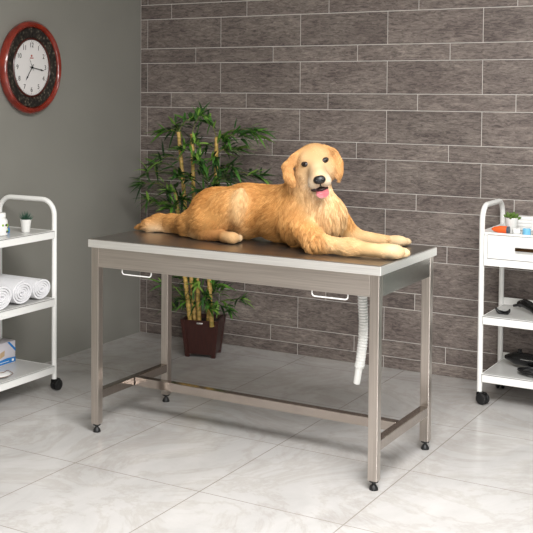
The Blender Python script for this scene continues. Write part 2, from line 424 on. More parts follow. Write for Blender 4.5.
# rolled towels
m = M['towel'] = mat('white_towel', (238, 237, 240), .95, spec=.1)
n = mapped_noise(m, 260, detail=3); bump(m, n.outputs['Fac'], .7, .003)
b_ = bs(m); b_.inputs['Sheen Weight'].default_value = .3
def towel(label, y, zc, hw, hh, x0, x1, tw):
    b = BM(); n = 96; turns = 4.2
    def spiral(x, k):
        s = k/n; a = s*turns*2*PI + tw; r = 1.0-.83*s
        wob = 1+.012*math.sin(3*a+x*9)
        return Vector((x, hw*r*wob*math.cos(a), hh*r*wob*math.sin(a)))
    xs = [x0+(x1-x0)*i/10 for i in range(11)]
    # outer shell + inner surface of each turn: a thick sheet wound up
    rows_o = [[b.verts.new(spiral(x+.0025*math.sin(7*k/n*PI+x*30), k)) for k in range(n+1)] for x in xs]
    th = .75
    def inner(x, k):
        p = spiral(x, k); q = Vector((0, p.y, p.z)); l_ = q.length
        t_ = .0095
        q = q*max(0.0, (l_-t_)/max(l_, 1e-5)); return Vector((x, q.y, q.z))
    rows_i = [[b.verts.new(inner(x+.0025*math.sin(7*k/n*PI+x*30), k)) for k in range(n+1)] for x in xs]
    for R_ in (rows_o, rows_i):
        for i in range(10):
            for k in range(n): b.faces.new((R_[i][k], R_[i][k+1], R_[i+1][k+1], R_[i+1][k]))
    for i in (0, 10):
        for k in range(n): b.faces.new((rows_o[i][k], rows_o[i][k+1], rows_i[i][k+1], rows_i[i][k]))
    for k in (0, n):
        for i in range(10): b.faces.new((rows_o[i][k], rows_o[i+1][k], rows_i[i+1][k], rows_i[i][k]))
    o = obj('rolled_towel', b, M['towel'], angle=70); o.location = (0, y, zc)
    return tag(o, label, 'towel', 'rolled white towels on the middle shelf')
tz = .465
towel('white rolled towel nearest the trolley\'s rear right post', .385, tz+.055, .076, .055, -.86, -.550, 2.2)
towel('white rolled towel, second from the rear post of the left trolley', .228, tz+.059, .080, .059, -.86, -.545, 1.5)
towel('white rolled towel cut by the photo\'s left edge, spiral end showing', .066, tz+.060, .081, .060, -.86, -.540, 3.2)
# glove box
M['box_print'] = mat('box_beige', (188, 160, 126), .6); M['box_blue'] = mat('box_blue', (28, 118, 190), .5); M['box_grey'] = mat('box_lilac', (205, 200, 206), .6)
gb = thing('glove_box', 'white carton with blue stripes standing on the left trolley\'s bottom shelf', 'box', (-.76, .262, .130))
b = BM(); span(b, -.038, .038, -.125, .125, 0, .112, .001); obj('carton', b, M['box_grey'], gb)
b = BM(); x = .0386
def quad(b, pts, mi=0, th=.0006):
    """thin raised print on the x face"""
    vs = [b.verts.new((x, y, z)) for y, z in pts]; f = b.faces.new(vs); f.material_index = mi
    g = bmesh.ops.extrude_face_region(b, geom=[f]); 
    for v in g['geom']:
        if isinstance(v, bmesh.types.BMVert): v.co.x += th
    for q in g['geom']:
        if isinstance(q, bmesh.types.BMFace): q.material_index = mi
quad(b, [(-.125, .006), (.125, .006), (.125, .030), (.06, .034), (-.02, .026), (-.125, .020)], 0)
quad(b, [(.062, .112), (.078, .112), (.125, .072), (.125, .058)], 0)
x = .0392; quad(b, [(.096, .012), (.112, .012), (.112, .024), (.096, .024)], 2)
quad(b, [(-.05, .0155), (.075, .0155), (.075, .0180), (-.05, .0180)], 2)
x = .0386
quad(b, [(.042, .075), (.040, .048), (.010, .040), (-.01, .040), (-.012, .050), (.012, .068)], 1)
obj('printed_panel', b, [M['box_blue'], M['box_print'], M['white_paper']], gb)
# folded mask with brown cord
fm = thing('folded_mask', 'small white folded pad edged by a thin brown cord on the bottom shelf', 'mask', (-.60, .125, .131))
b = BM(); add_ell(b, (0, 0, .009), (.045, .055, .009), seg=20, ring=8); obj('pad', b, M['white_paper'], fm)
b = BM(); add_tube(b, catmull([(.02, -.06, .006), (.048, -.02, .010), (.045, .03, .010), (.022, .066, .006), (.002, .052, .019), (.012, .01, .020), (-.01, -.03, .019), (-.02, -.055, .010)], 6), .0016, 8)
obj('cord', b, mat('brown_cord', (120, 92, 74), .6), fm)

# ---- items on the right trolley
def simple(name, label, cat, bm, mt, loc, rz=0, group=None):
    o = obj(name, bm, mt); o.location = loc; o.rotation_euler = (0, 0, rz); return tag(o, label, cat, group)
zt = .8162
b = BM(); span(b, -.034, .030, -.012, .012, 0, .026, .0035)
for s in (-1, 1): b.verts.ensure_lookup_table()
ob = thing('orange_tube', 'flat orange tube with a dark end lying in the trolley\'s top tray', 'tube', (1.362, 1.480, zt)); 
bb = BM(); add_tube(bb, [(-.046, 0, .020), (-.034, 0, .020), (-.005, 0, .0195), (.026, 0, .0195)], [.004, .012, .0185, .0185], 18); 
for v in bb.verts: v.co.y *= .8
obj('tube_body', bb, M['orange'], ob); b.free()
bb = BM(); add_tube(bb, [(.026, 0, .0195), (.036, 0, .0195)], .0185, 18); obj('tube_cap', bb, mat('slate', (70, 86, 100), .4), ob)
b = BM()
add_lathe(b, [(.013, -.016), (.0155, -.015), (.0155, .013), (.012, .016)], (0, 0, .0155), 20, 'x'); 
o = simple('tape_roll', 'small white roll with a dark core between pot and blue roll', 'tape', b, M['white_plastic'], (1.432, 1.480, zt), .3)
b = BM(); add_lathe(b, [(.0095, -.0175), (.0098, .0175)], (0, 0, .0155), 16, 'x'); obj('roll_core', b, M['black_plastic'], o)
b = BM(); add_lathe(b, [(.015, 0), (.0185, .003), (.0185, .030), (.015, .034)], (0, 0, 0), 24); o = simple('bandage_roll', 'pale blue bandage roll standing behind the tray\'s front lip', 'bandage', b, M['paleblue'], (1.478, 1.480, zt))
b = BM(); add_lathe(b, [(.008, .0345), (.008, .0355)], (0, 0, 0), 16); obj('roll_core', b, M['white_paper'], o)
for k, (dx, w_, zz) in enumerate([(0, .105, 0), (.005, .098, .017), (-.006, .102, .034), (.004, .094, .051)]):
    b = BM(); span(b, -w_/2, w_/2, -.03, .03, 0, .0165, .002)
    simple('white_carton', ['flat white carton at the bottom of the stack behind the succulent', 'flat white carton second from the bottom of the stack',
                            'flat white carton second from the top of the stack', 'flat white carton on top of the stack behind the succulent'][k], 'box', b, M['white_paper'], (1.425+dx, 1.70, zt+zz), .03*(k-1.5), 'flat white cartons stacked in the tray')
bt = thing('spray_bottle', 'clear plastic bottle with a white cap at the photo\'s right edge', 'bottle', (1.515, 1.52, zt))
b = BM(); add_lathe(b, [(.016, 0), (.018, .003), (.018, .038), (.009, .048), (.009, .052)], seg=20); obj('bottle_body', b, M['clear'], bt)
b = BM(); add_lathe(b, [(.011, .050), (.011, .064), (.008, .066)], seg=18); obj('cap', b, M['white_plastic'], bt)
# black bowl-like clipper guard on middle shelf
cg = thing('safety_goggles', 'small black curved goggles standing on the trolley\'s middle shelf', 'goggles', (1.368, 1.515, .426))
b = BM(); pts = [Vector((.032*math.cos(a), -.012+.0*a, .030+.026*math.sin(a))) for a in [PI+PI*k/16 for k in range(17)]]
pts = [Vector((p.x, p.y+.018*(1-abs(p.x)/.032), p.z)) for p in pts]
add_tube(b, pts, [.0035+.0075*math.sin(PI*k/16) for k in range(17)], 10); obj('goggle_frame', b, M['black_plastic'], cg)
b = BM(); add_ell(b, (0, .006, .013), (.013, .004, .007), seg=18, ring=10); obj('lens', b, M['grey_mat'], cg)
# hair clipper
hc = thing('hair_clipper', 'black hair clipper lying at an angle on the trolley\'s middle shelf', 'clipper', (1.47, 1.60, .426), -.75)
b = BM(); add_tube(b, catmull([(-.085, 0, .030), (-.055, 0, .040), (-.01, 0, .037), (.05, 0, .022), (.105, 0, .017)], 5), [.017]*6+[.022]*6+[.019]*4+[.016]*5, 16); obj('clipper_body', b, M['black_plastic'], hc)
b = BM(); add_box(b, (-.100, 0, .022), (.034, .040, .012), .003, rot=Matrix.Rotation(-.3, 3, 'Y')); obj('blade', b, M['black_rubber'], hc)
# clipper with coiled cable on the bottom shelf
hd = thing('hair_dryer', 'black hair dryer with its coiled cable on the trolley\'s bottom shelf', 'dryer', (1.46, 1.62, .147), -.35)
b = BM(); add_tube(b, catmull([(-.125, 0, .040), (-.09, 0, .044), (-.05, 0, .046), (0, 0, .048), (.06, 0, .050), (.12, 0, .052)], 5), [.010+.022*min(1, k/8) for k in range(26)], 18); obj('dryer_barrel', b, M['black_plastic'], hd)
b = BM(); add_lathe(b, [(.012, 0), (.013, .012), (.010, .016), (.011, .026), (.004, .029)], (-.045, 0, .066), 16); obj('switch', b, M['black_plastic'], hd)
b = BM(); add_tube(b, [(-.02, -.031, .052), (.12, -.034, .058)], .0022, 8); obj('trim_strip', b, M['chrome'], hd)
b = BM(); pts = []
for k in range(130):
    a = k/130*2*PI*5; rr2 = .040+.009*(k/26)
    pts.append(Vector((.088+rr2*math.cos(a)*1.05, -.066+rr2*math.sin(a)*.85, .0075+.003*(k/26)+.003*math.sin(a*1.3))))
add_tube(b, pts, .0042, 8); obj('coiled_cable', b, M['black_rubber'], hd)

# ------------------------------------------------------------------ wall clock
ck = thing('wall_clock', 'round wall clock with a red-brown rim and dark ornate ring', 'clock', (XL, .728, 1.610))
m = M['clock_red'] = mat('clock_red_wood', (150, 40, 24), .22, coat=.6)
n = mapped_noise(m, 14, (1, 1, 1)); r = ramp(m, n.outputs['Fac'], [(.3, (104, 26, 15)), (.7, (146, 44, 26))]); L(m, r.outputs['Color'], bs(m).inputs['Base Color'])
m = M['clock_ring'] = mat('clock_dark_ring', (50, 46, 40), .4)
v = N(m, 'ShaderNodeTexVoronoi'); v.inputs['Scale'].default_value = 55; tcn = N(m, 'ShaderNodeTexCoord'); L(m, tcn.outputs['Object'], v.inputs['Vector'])
r = ramp(m, v.outputs['Distance'], [(.1, (112, 104, 90)), (.35, (52, 47, 40)), (.6, (26, 23, 20))]); L(m, r.outputs['Color'], bs(m).inputs['Base Color']); bump(m, v.outputs['Distance'], .8, .004)
CR = .248
b = BM(); add_lathe(b, [(CR-.02, .0), (CR-.004, .008), (CR, .024), (CR-.006, .042), (CR-.016, .050), (CR-.028, .046), (CR-.036, .036), (CR-.036, .0)], seg=72, axis='x', cap=False); obj('outer_rim', b, M['clock_red'], ck)
b = BM(); add_lathe(b, [(CR-.035, .030), (CR-.040, .036), (CR-.065, .033), (CR-.088, .030), (CR-.094, .020)], seg=72, axis='x', cap=False); obj('ornate_ring', b, M['clock_ring'], ck)
b = BM(); add_lathe(b, [(.158, .018), (.158, .030), (.152, .036), (.147, .032), (.147, .018)], seg=64, axis='x', cap=False); obj('inner_rim', b, mat('clock_inner_brown', (72, 34, 28), .25), ck)
b = BM(); add_lathe(b, [(.150, .010), (.150, .026), (.120, .0265), (.001, .0268)], seg=64, axis='x'); dial = obj('dial', b, mat('dial_white', (228, 224, 222), .35), ck)
ink = mat('clock_ink', (52, 46, 44), .5)
def numeral(txt, y, z, size):
    cu = bpy.data.curves.new('n', 'FONT'); cu.body = txt; cu.size = size; cu.align_x = 'CENTER'; cu.align_y = 'CENTER'; cu.extrude = .0004
    tmp = bpy.data.objects.new('n', cu); COL.objects.link(tmp)
    me = bpy.data.meshes.new_from_object(tmp.evaluated_get(bpy.context.evaluated_depsgraph_get())); COL.objects.unlink(tmp); bpy.data.objects.remove(tmp)
    me.transform(Matrix(((0, 0, 1, .0275), (1, 0, 0, y), (0, 1, 0, z), (0, 0, 0, 1)))); return me
for h in range(1, 13):
    b = BM()
    a = PI/2 - h*PI/6; me = numeral(str(h), .118*math.cos(a), .118*math.sin(a), .036); b.from_mesh(me); bpy.data.meshes.remove(me); obj('numeral', b, ink, dial, smooth=False)
b = BM()
for h in range(60):
    a = h*PI/30; big = h % 5 == 0; r0 = .142; ln = .006 if big else .003
    c_ = Vector((.0275, (r0-ln/2)*math.cos(a), (r0-ln/2)*math.sin(a))); add_box(b, c_, (.0008, ln, .002 if big else .001), rot=Matrix.Rotation(a, 3, 'X'))
obj('minute_marks', b, ink, dial, smooth=False)
def hand(name, a, ln, w, xx):
    b = BM(); d = Vector((0, math.cos(a), math.sin(a))); p = Vector((0, -math.sin(a), math.cos(a)))
    pts = [d*-.02+p*w*.5, d*-.02-p*w*.5, d*ln*.7-p*w*.5, d*ln*.72-p*w*1.1, d*ln, d*ln*.72+p*w*1.1, d*ln*.7+p*w*.5]
    vs = [b.verts.new((xx, q.y, q.z)) for q in pts]; f = b.faces.new(vs)
    g = bmesh.ops.extrude_face_region(b, geom=[f])
    for v_ in g['geom']:
        if isinstance(v_, bmesh.types.BMVert): v_.co.x += .001
    obj(name, b, M['black_plastic'], ck, smooth=False)
hand('hour_hand', math.radians(233), .085, .0045, .0300); hand('minute_hand', math.radians(-9), .105, .0040, .0320)
hand('second_hand', math.radians(120), .05, .0012, .0340)
b = BM(); add_lathe(b, [(.006, .028), (.006, .036), (.002, .037)], seg=16, axis='x'); obj('hand_hub', b, M['black_plastic'], ck)
b = BM(); add_lathe(b, [(.006, .0275), (.006, .0282), (.001, .0284)], (0, .0, .062), seg=16, axis='x'); add_box(b, (.0278, .0, .050), (.0008, .030, .005)); obj('dial_mark', b, mat('dial_red', (170, 60, 50), .5), dial)

# ------------------------------------------------------------------ bamboo in planter
PX, PY = -.300, 1.545
pot_root = thing('potted_bamboo', 'tall leafy bamboo with cut yellow canes in a dark red-brown planter', 'plant', (PX, PY, 0))
m = M['pot'] = mat('planter_brown', (70, 34, 28), .38)
n = mapped_noise(m, 4, (40, 40, 3)); r = ramp(m, n.outputs['Fac'], [(.3, (54, 26, 22)), (.7, (70, 35, 29))]); L(m, r.outputs['Color'], bs(m).inputs['Base Color'])
def tapered(b, h0, h1, z0, z1, hole=False, cx=0, cy=0):
    vs = [[b.verts.new((cx+sx3*h, cy+sy3*h, z)) for sx3, sy3 in ((-1, -1), (1, -1), (1, 1), (-1, 1))] for h, z in ((h0, z0), (h1, z1))]
    for k in range(4): b.faces.new((vs[0][k], vs[0][(k+1) % 4], vs[1][(k+1) % 4], vs[1][k]))
    b.faces.new(vs[0]); return vs[1]
b = BM(); top = tapered(b, .082, .104, .018, .212)
inn = [b.verts.new((v_.co.x*.90, v_.co.y*.90, .212)) for v_ in top]; dn = [b.verts.new((v_.co.x*.84, v_.co.y*.84, .185)) for v_ in top]
for k in range(4):
    b.faces.new((top[k], top[(k+1) % 4], inn[(k+1) % 4], inn[k])); b.faces.new((inn[k], inn[(k+1) % 4], dn[(k+1) % 4], dn[k]))
pot = obj('planter', b, M['pot'], pot_root, smooth=False); pot.rotation_euler = (0, 0, .30)
for sx3 in (-1, 1):
    for sy3 in (-1, 1):
        b = BM(); add_tube(b, [(sx3*.078, sy3*.078, 0), (sx3*.099, sy3*.099, .215)], [.024, .024], 4)
        for v_ in b.verts: pass
        b.free(); b = BM()
        w = .022
        rows = []
        for z_, h in ((0, .0845), (.214, .109)):
            rows.append([b.verts.new((sx3*(h-dx), sy3*(h-dy), z_)) for dx, dy in ((0, 0), (w, 0), (w, w), (0, w))])
        for k in range(4): b.faces.new((rows[0][k], rows[0][(k+1) % 4], rows[1][(k+1) % 4], rows[1][k]))
        b.faces.new(rows[0]); b.faces.new(rows[1]); obj('corner_post', b, M['pot'], pot, smooth=False)
b = BM(); add_box(b, (-.0, -.1045, .196), (.034, .003, .010), .001, rot=Matrix.Rotation(-.1, 3, 'X')); obj('name_plate', b, M['chrome'], pot)
b = BM(); add_box(b, (0, 0, .186), (.176, .176, .006)); obj('soil', b, mat('soil', (40, 30, 22), .95), pot, smooth=False)
# plant itself
bam = pot_root
def loc(px, py, y=PY): q = at(px, py, y=y); return Vector((q.x-PX, q.y-PY, q.z))
m = M['cane'] = mat('bamboo_cane', (205, 170, 90), .45)
n = mapped_noise(m, 5, (6, 6, 14)); r = ramp(m, n.outputs['Fac'], [(.35, (148, 128, 56)), (.55, (206, 168, 92)), (.75, (224, 190, 120))]); L(m, r.outputs['Color'], bs(m).inputs['Base Color'])
m = M['leaf'] = mat('bamboo_leaf', (58, 92, 44), .45)
at_l = N(m, 'ShaderNodeAttribute', attribute_name='tone'); L(m, at_l.outputs['Color'], bs(m).inputs['Base Color'])
bs(m).inputs['Subsurface Weight'].default_value = 0
M['twig'] = mat('bamboo_twig', (110, 112, 52), .5)
canes = [((178.5, 132), (195, 318), 1.49), ((192, 134), (199.5, 318), 1.47), ((216.5, 137), (208, 318), 1.50), ((175.5, 191), (190.5, 318), 1.45), ((208, 190), (212, 318), 1.46)]
cane_pts = []
for (a_, c_, y) in canes:
    p1, p0 = loc(*a_, y=y), loc(*c_, y=y); p0.z = .184
    n_ = 14; pts = []; rd = []
    side = Vector((random.uniform(-.012, .012), random.uniform(-.01, .01), 0))
    for k in range(n_*4+1):
        t = k/(n_*4); q = p0.lerp(p1, t)+side*math.sin(PI*t); pts.append(q)
        rd.append(.0122-.002*t+(.0016 if k % 4 == 0 else 0))
    b = BM(); add_tube(b, pts, rd, 10); obj('cane', b, M['cane'], bam); cane_pts.append(pts)
lf = BM(); tone = lf.loops.layers.float_color.new('tone')
greens = [(44, 78, 32), (60, 104, 40), (90, 138, 50), (32, 58, 30), (126, 164, 70), (50, 88, 42), (76, 122, 50)]
def leaf(p, d, ln, wd, droop=.35):
    d = d.normalized(); s = d.cross(Vector((0, 0, 1)))
    if s.length < .1: s = Vector((1, 0, 0))
    s = (s.normalized()+Vector((random.uniform(-.5, .5), random.uniform(-.5, .5), random.uniform(-.5, .5)))).normalized()
    s = (s-d*s.dot(d)).normalized(); up = s.cross(d).normalized()
    prof = [(0, .12), (.12, .65), (.32, 1), (.6, .8), (.85, .35), (1, .02)]
    rows = []
    for t, w in prof:
        c = p+d*ln*t+Vector((0, 0, -droop*ln*t*t))
        rows.append([lf.verts.new(c-s*wd*w), lf.verts.new(c-up*wd*w*.25), lf.verts.new(c+s*wd*w)])
    g = lin(random.choice(greens)); kf = random.uniform(.8, 1.25); g = (g[0]*kf, g[1]*kf, g[2]*kf, 1)
    for a_, c_ in zip(rows, rows[1:]):
        for k in (0, 1):
            f = lf.faces.new((a_[k], a_[k+1], c_[k+1], c_[k]))
            for lp in f.loops: lp[tone] = g
def fan(p, d, n_, ln):
    for k in range(n_):
        dd = d.normalized()+Vector((random.gauss(0, .55), random.gauss(0, .5), random.gauss(0, .45)))
        leaf(p+Vector((random.gauss(0, .008), random.gauss(0, .008), random.gauss(0, .008))), dd, ln*random.uniform(.65, 1.15), random.uniform(.006, .0095), random.uniform(.1, .5))
def branch(p0, p1, lv=7, ln=.085, sag=.02):
    pts = [p0.lerp(p1, t)+Vector((0, 0, sag*math.sin(PI*t))) for t in [k/8 for k in range(9)]]
    bt_ = BM(); add_tube(bt_, pts, [.0024-.0014*k/8 for k in range(9)], 6); obj('twig', bt_, M['twig'], bam)
    d = (p1-p0).normalized()
    for k in range(2, 9):
        (fan(pts[k], d+Vector((0, 0, .1)), random.choice([2, 3]), ln) if random.random() < .8 else None)
    fan(pts[-1], d, lv, ln*1.15)
ends = [((200, 116), 1.50), ((190, 120), 1.56), ((208, 122), 1.53), ((166, 131), 1.5), ((176, 127), 1.6), ((148, 172), 1.52), ((144, 184), 1.45), ((155, 164), 1.58), ((163, 158), 1.4), ((150, 200), 1.55), ((160, 205), 1.45),
        ((252, 130), 1.50), ((258, 134), 1.56), ((240, 137), 1.45), ((236, 150), 1.55), ((252, 174), 1.55), ((258, 177), 1.6), ((232, 168), 1.45), ((226, 180), 1.5), ((226, 150), 1.6),
        ((184, 150), 1.42), ((198, 160), 1.4), ((178, 175), 1.42), ((190, 178), 1.4), ((205, 175), 1.42), ((200, 192), 1.42), ((182, 200), 1.42), ((214, 160), 1.42), ((206, 146), 1.6), ((194, 142), 1.45), ((172, 208), 1.40), ((190, 212), 1.42), ((215, 184), 1.40), ((170, 192), 1.40), ((222, 142), 1.5)]
for (e, y) in ends:
    p1 = loc(*e, y=y)
    best = None
    for pts in cane_pts:
        for q in pts:
            if q.z < p1.z-.02 and q.z > p1.z-.22 or (p1.z < .7 and abs(q.z-p1.z+.05) < .1):
                dd = (q-p1).length
                if best is None or dd < best[0]: best = (dd, q)
    if best is None: best = (0, max((q for pts in cane_pts for q in pts), key=lambda q: -(q-p1).length))
    branch(best[1], p1, 11, .100)
for (e, y) in [((166, 286), 1.5), ((172, 296), 1.45), ((240, 300), 1.5), ((226, 308), 1.42), ((178, 275), 1.55), ((222, 288), 1.5), ((185, 300), 1.42), ((205, 296), 1.41), ((215, 285), 1.45), ((176, 262), 1.5), ((220, 268), 1.5), ((196, 284), 1.41), ((210, 306), 1.41), ((172, 308), 1.5)]:
    p1 = loc(*e, y=y); p0 = Vector((p1.x*.2, p1.y*.2, max(.20, p1.z-.07)))
    branch(p0, p1, 8, .092)
obj('foliage', lf, M['leaf'], bam, smooth=True)
#DOG
# ------------------------------------------------------------------ dog (golden retriever lying along the table, head turned to the right front)
import openvdb
D = lambda px, py, y: np.array(at(px, py, y=y))
Zp = lambda px, py, z: np.array(at(px, py, z=z))
PR = []
GOLD, BACK, CREAM, PALE, EARC, PAWC = (196, 142, 82), (180, 123, 64), (216, 176, 126), (214, 188, 154), (194, 143, 88), (226, 196, 154)
def rc(a, b, ra, rb, col, flow, ln, k=.035, n=1.0): PR.append(dict(t='rc', a=np.array(a, float), b=np.array(b, float), ra=ra, rb=rb, col=np.array(lin(col)[:3]), flow=np.array(flow, float), ln=ln, k=k, cut=False))
def el(c, r, col, flow, ln, R=None, k=.035): PR.append(dict(t='el', c=np.array(c, float), r=np.array(r, float), R=np.eye(3) if R is None else np.array(R, float), col=np.array(lin(col)[:3]), flow=np.array(flow, float), ln=ln, k=k, cut=False))
def dist(p, P):
    if p['t'] == 'rc':
        ab = p['b']-p['a']; L2 = ab@ab; h = np.clip(((P-p['a'])@ab)/L2, 0, 1)
        return np.linalg.norm(P-(p['a']+h[..., None]*ab), axis=-1)-(p['ra']+(p['rb']-p['ra'])*h)
    q = (P-p['c'])@p['R']; a = q/p['r']; k0 = np.linalg.norm(a, axis=-1); k1 = np.linalg.norm(q/(p['r']**2), axis=-1)
    return k0*(k0-1)/np.maximum(k1, 1e-6)
def rotm(ax, deg): return np.array(Matrix.Rotation(math.radians(deg), 3, ax))
Bk = (-1, .0, -.25)
# trunk
el(D(218, 210, .37), (.118, .125, .102), BACK, (-1, 0, -.5), .030)
el(D(246, 211, .38), (.140, .125, .117), GOLD, (-1, -.1, -.55), .034)
el(D(283, 214, .38), (.150, .125, .118), GOLD, (-1, -.1, -.7), .036)
el(D(305, 217, .36), (.110, .125, .118), GOLD, (-.6, -.2, -1), .040)
el(D(262, 205, .38), (.17, .085, .085), BACK, Bk, .030)
# neck, mane, chest
rc(D(296, 209, .36), D(311, 178, .30), .100, .074, GOLD, (-.5, -.2, -1), .040, .05)
rc(D(312, 184, .27), D(322, 212, .28), .062, .078, CREAM, (.0, -.1, -1), .045, .04)
el(D(328, 218, .30), (.070, .085, .085), CREAM, (.25, -.1, -1), .042)
# near shoulder and near front leg
el(D(300, 222, .255), (.078, .055, .098), GOLD, (-.35, -.1, -1), .036, rotm('Y', 20))
rc(D(304, 228, .235), Zp(316, 243, .893), .056, .040, GOLD, (-.2, 0, -1), .030)
rc(Zp(316, 243.5, .888), Zp(350, 247.5, .884), .038, .031, CREAM, (.9, .0, -.25), .020)
rc(Zp(350, 247.5, .884), Zp(381, 251, .880), .031, .026, CREAM, (1, .0, -.15), .014)
el(Zp(392, 251.5, .880), (.052, .035, .030), PAWC, (1, 0, -.1), .009, rotm('Z', 4), .02)
for k, (dx, dy) in enumerate([(.036, -.026), (.047, -.0088), (.046, .0088), (.036, .026)]):
    c0 = Zp(392, 252, .868)+np.array([dx, dy, 0]); el(c0, (.026, .0100, .019), PAWC, (1, 0, -.3), .005, None, .003)
# far front leg
rc(D(333, 214, .40), Zp(350, 235, .890), .056, .038, GOLD, (.6, 0, -.8), .025)
rc(Zp(346, 236, .888), Zp(384, 240.5, .876), .036, .024, CREAM, (1, 0, -.15), .015)
el(Zp(397, 241, .874), (.048, .027, .024), PAWC, (1, 0, -.1), .009, rotm('Z', 6), .02)
for k, (dx, dy) in enumerate([(.032, -.016), (.041, -.005), (.041, .007), (.033, .017)]):
    c0 = Zp(397, 241, .867)+np.array([dx, dy, 0]); el(c0, (.020, .0085, .016), PAWC, (1, 0, -.3), .005, None, .006)
# near haunch, hind leg, hind paw
el(D(223, 211, .268), (.116, .060, .080), GOLD, (-.75, 0, -.9), .022, rotm('Y', -38), .016)
el(D(239, 206, .250), (.026, .038, .080), CREAM, (-.25, 0, -1), .020, rotm('Y', 8), .03)
el(D(210, 223, .262), (.080, .050, .050), GOLD, (-.9, 0, -.4), .026, rotm('Y', -10), .03)
rc(Zp(205, 233, .882), Zp(225, 236.5, .876), .027, .022, (150, 98, 54), (1, 0, -.2), .012, .008)  # shade below the thigh is painted into this lower leg's brown
rc(Zp(224, 237, .876), Zp(232, 238, .876), .021, .023, GOLD, (1, 0, -.2), .009, .02)
el(Zp(232.5, 238, .874), (.032, .031, .024), PAWC, (1, 0, -.2), .008, None, .015)
for dx, dy in [(.022, -.018), (.030, -.007), (.030, .006), (.022, .018)]:
    el(Zp(233.5, 238, .868)+np.array([dx-.006, dy, 0]), (.017, .0088, .016), PAWC, (1, 0, -.3), .005, None, .006)
el(Zp(201, 234, .872), (.036, .040, .026), CREAM, (-1, 0, -.2), .030, None, .02)
# far haunch
el(D(214, 214, .46), (.110, .07, .085), GOLD, Bk, .028)
# tail
rc(D(210, 212, .33), Zp(193, 222.5, .908), .052, .043, GOLD, (-1, 0, -.5), .028, .05)
rc(Zp(206, 222, .925), Zp(190, 225, .902), .060, .047, GOLD, (-1, 0, -.25), .032, .05)
rc(Zp(190, 225, .900), Zp(172, 224, .889), .046, .040, GOLD, (-1, .1, -.22), .032, .04)
rc(Zp(172, 224, .889), Zp(160, 223, .888), .040, .037, GOLD, (-1, .15, -.2), .034, .03)
rc(Zp(160, 223, .888), Zp(148, 225, .880), .036, .026, GOLD, (-1, .2, -.2), .032, .03)
rc(Zp(148, 225, .879), Zp(138, 227, .866), .026, .012, GOLD, (-1, .1, -.05), .016, .02)
rc(Zp(182, 230.5, .864), Zp(150, 229, .864), .018, .014, PALE, (-1, .1, -.02), .022, .02)
# head frame
H0 = D(315.0, 162.2, .215)
Fh = CAM-H0; Fh[2] = 0; Fh = Fh/np.linalg.norm(Fh); Fh = np.array(Vector(Fh)+Vector((.03, .0, .02))); Fh /= np.linalg.norm(Fh)
Rh0 = np.cross(Fh*-1, np.array([0, 0, 1.0])); Rh0 = Rh0/np.linalg.norm(Rh0)
if Rh0[0] < 0: Rh0 = -Rh0
Uh0 = np.cross(Fh, Rh0) if np.cross(Fh, Rh0)[2] > 0 else np.cross(Rh0, Fh)
ro_ = math.radians(12.5); Rh = math.cos(ro_)*Rh0+math.sin(ro_)*Uh0; Uh = -math.sin(ro_)*Rh0+math.cos(ro_)*Uh0
HB = np.stack([Rh, Uh, Fh], axis=1)
def Lh(a, b, c): return H0+Rh*a+Uh*b+Fh*c
def Ll(a, b, c): return H0+Rh0*a+Uh0*b+Fh*c
def hv(a, b, c): return Rh*a+Uh*b+Fh*c
FACE, MUZ = (216, 182, 138), (232, 214, 190)
el(Lh(0, .008, -.062), (.077, .067, .082), (204, 158, 106), hv(0, .9, -.4), .010, HB, .02)
for s in (-1, 1):
    el(Lh(s*.030, .020, -.012), (.026, .020, .022), FACE, hv(s*.3, .9, -.3), .007, HB, .02)
    el(Lh(s*.044, -.040, -.040), (.038, .045, .045), FACE, hv(s*.6, -.6, -.5), .014, HB, .03)
    el(Lh(s*.023, -.078, .050), (.0245, .026, .038), MUZ, hv(s*.5, -.8, -.1), .006, HB, .012)
rc(Lh(0, -.028, .002), Lh(0, -.052, .080), .036, .0265, (220, 188, 146), hv(0, .5, -.8), .005, .03)
rc(Lh(0, .0, .0), Lh(0, -.048, .070), .020, .017, (206, 164, 116), hv(0, .7, -.7), .004, .02)
rc(Lh(0, -.088, -.03), Lh(0, -.128, .038), .034, .017, MUZ, hv(0, -.8, -.4), .010, .008)
# ears
def ear(s):
    if s < 0: seq = [(-.058, .034, -.044, .013), (-.084, .012, -.042, .018), (-.108, -.022, -.040, .023), (-.103, -.060, -.032, .022), (-.088, -.084, -.028, .013)]
    else: seq = [(.052, .050, -.044, .012), (.076, .032, -.044, .016), (.094, .000, -.038, .018), (.097, -.034, -.032, .016), (.094, -.056, -.028, .010)]
    for q0, q1 in zip(seq, seq[1:]):
        for u in (0, .5):
            q = [q0[i]*(1-u)+q1[i]*u for i in range(4)]; d = np.array([q1[0]-q0[0], q1[1]-q0[1]]); d /= np.linalg.norm(d)
            Y = Rh0*d[0]+Uh0*d[1]; X = Rh0*d[1]-Uh0*d[0]
            if s*X[0] < 0: X = -X
            Z = Fh*.9 + X*.35; Z = Z-Y*(Z@Y); Z /= np.linalg.norm(Z); X = np.cross(Y, Z)
            el(Ll(q[0], q[1], q[2]+.010), (q[3], .026, .013), EARC, Uh0*-1+Rh0*s*.12, .020, np.stack([X, Y, Z], axis=1), .006 if q0[0]**2 > .006 else .012)
ear(-1); ear(1)
VX = .0045; lo = np.array([-.08, -.02, .83]); hi = np.array([1.45, .80, 1.34]); nn = np.ceil((hi-lo)/VX).astype(int)
fld = np.full(nn, .2, np.float32)
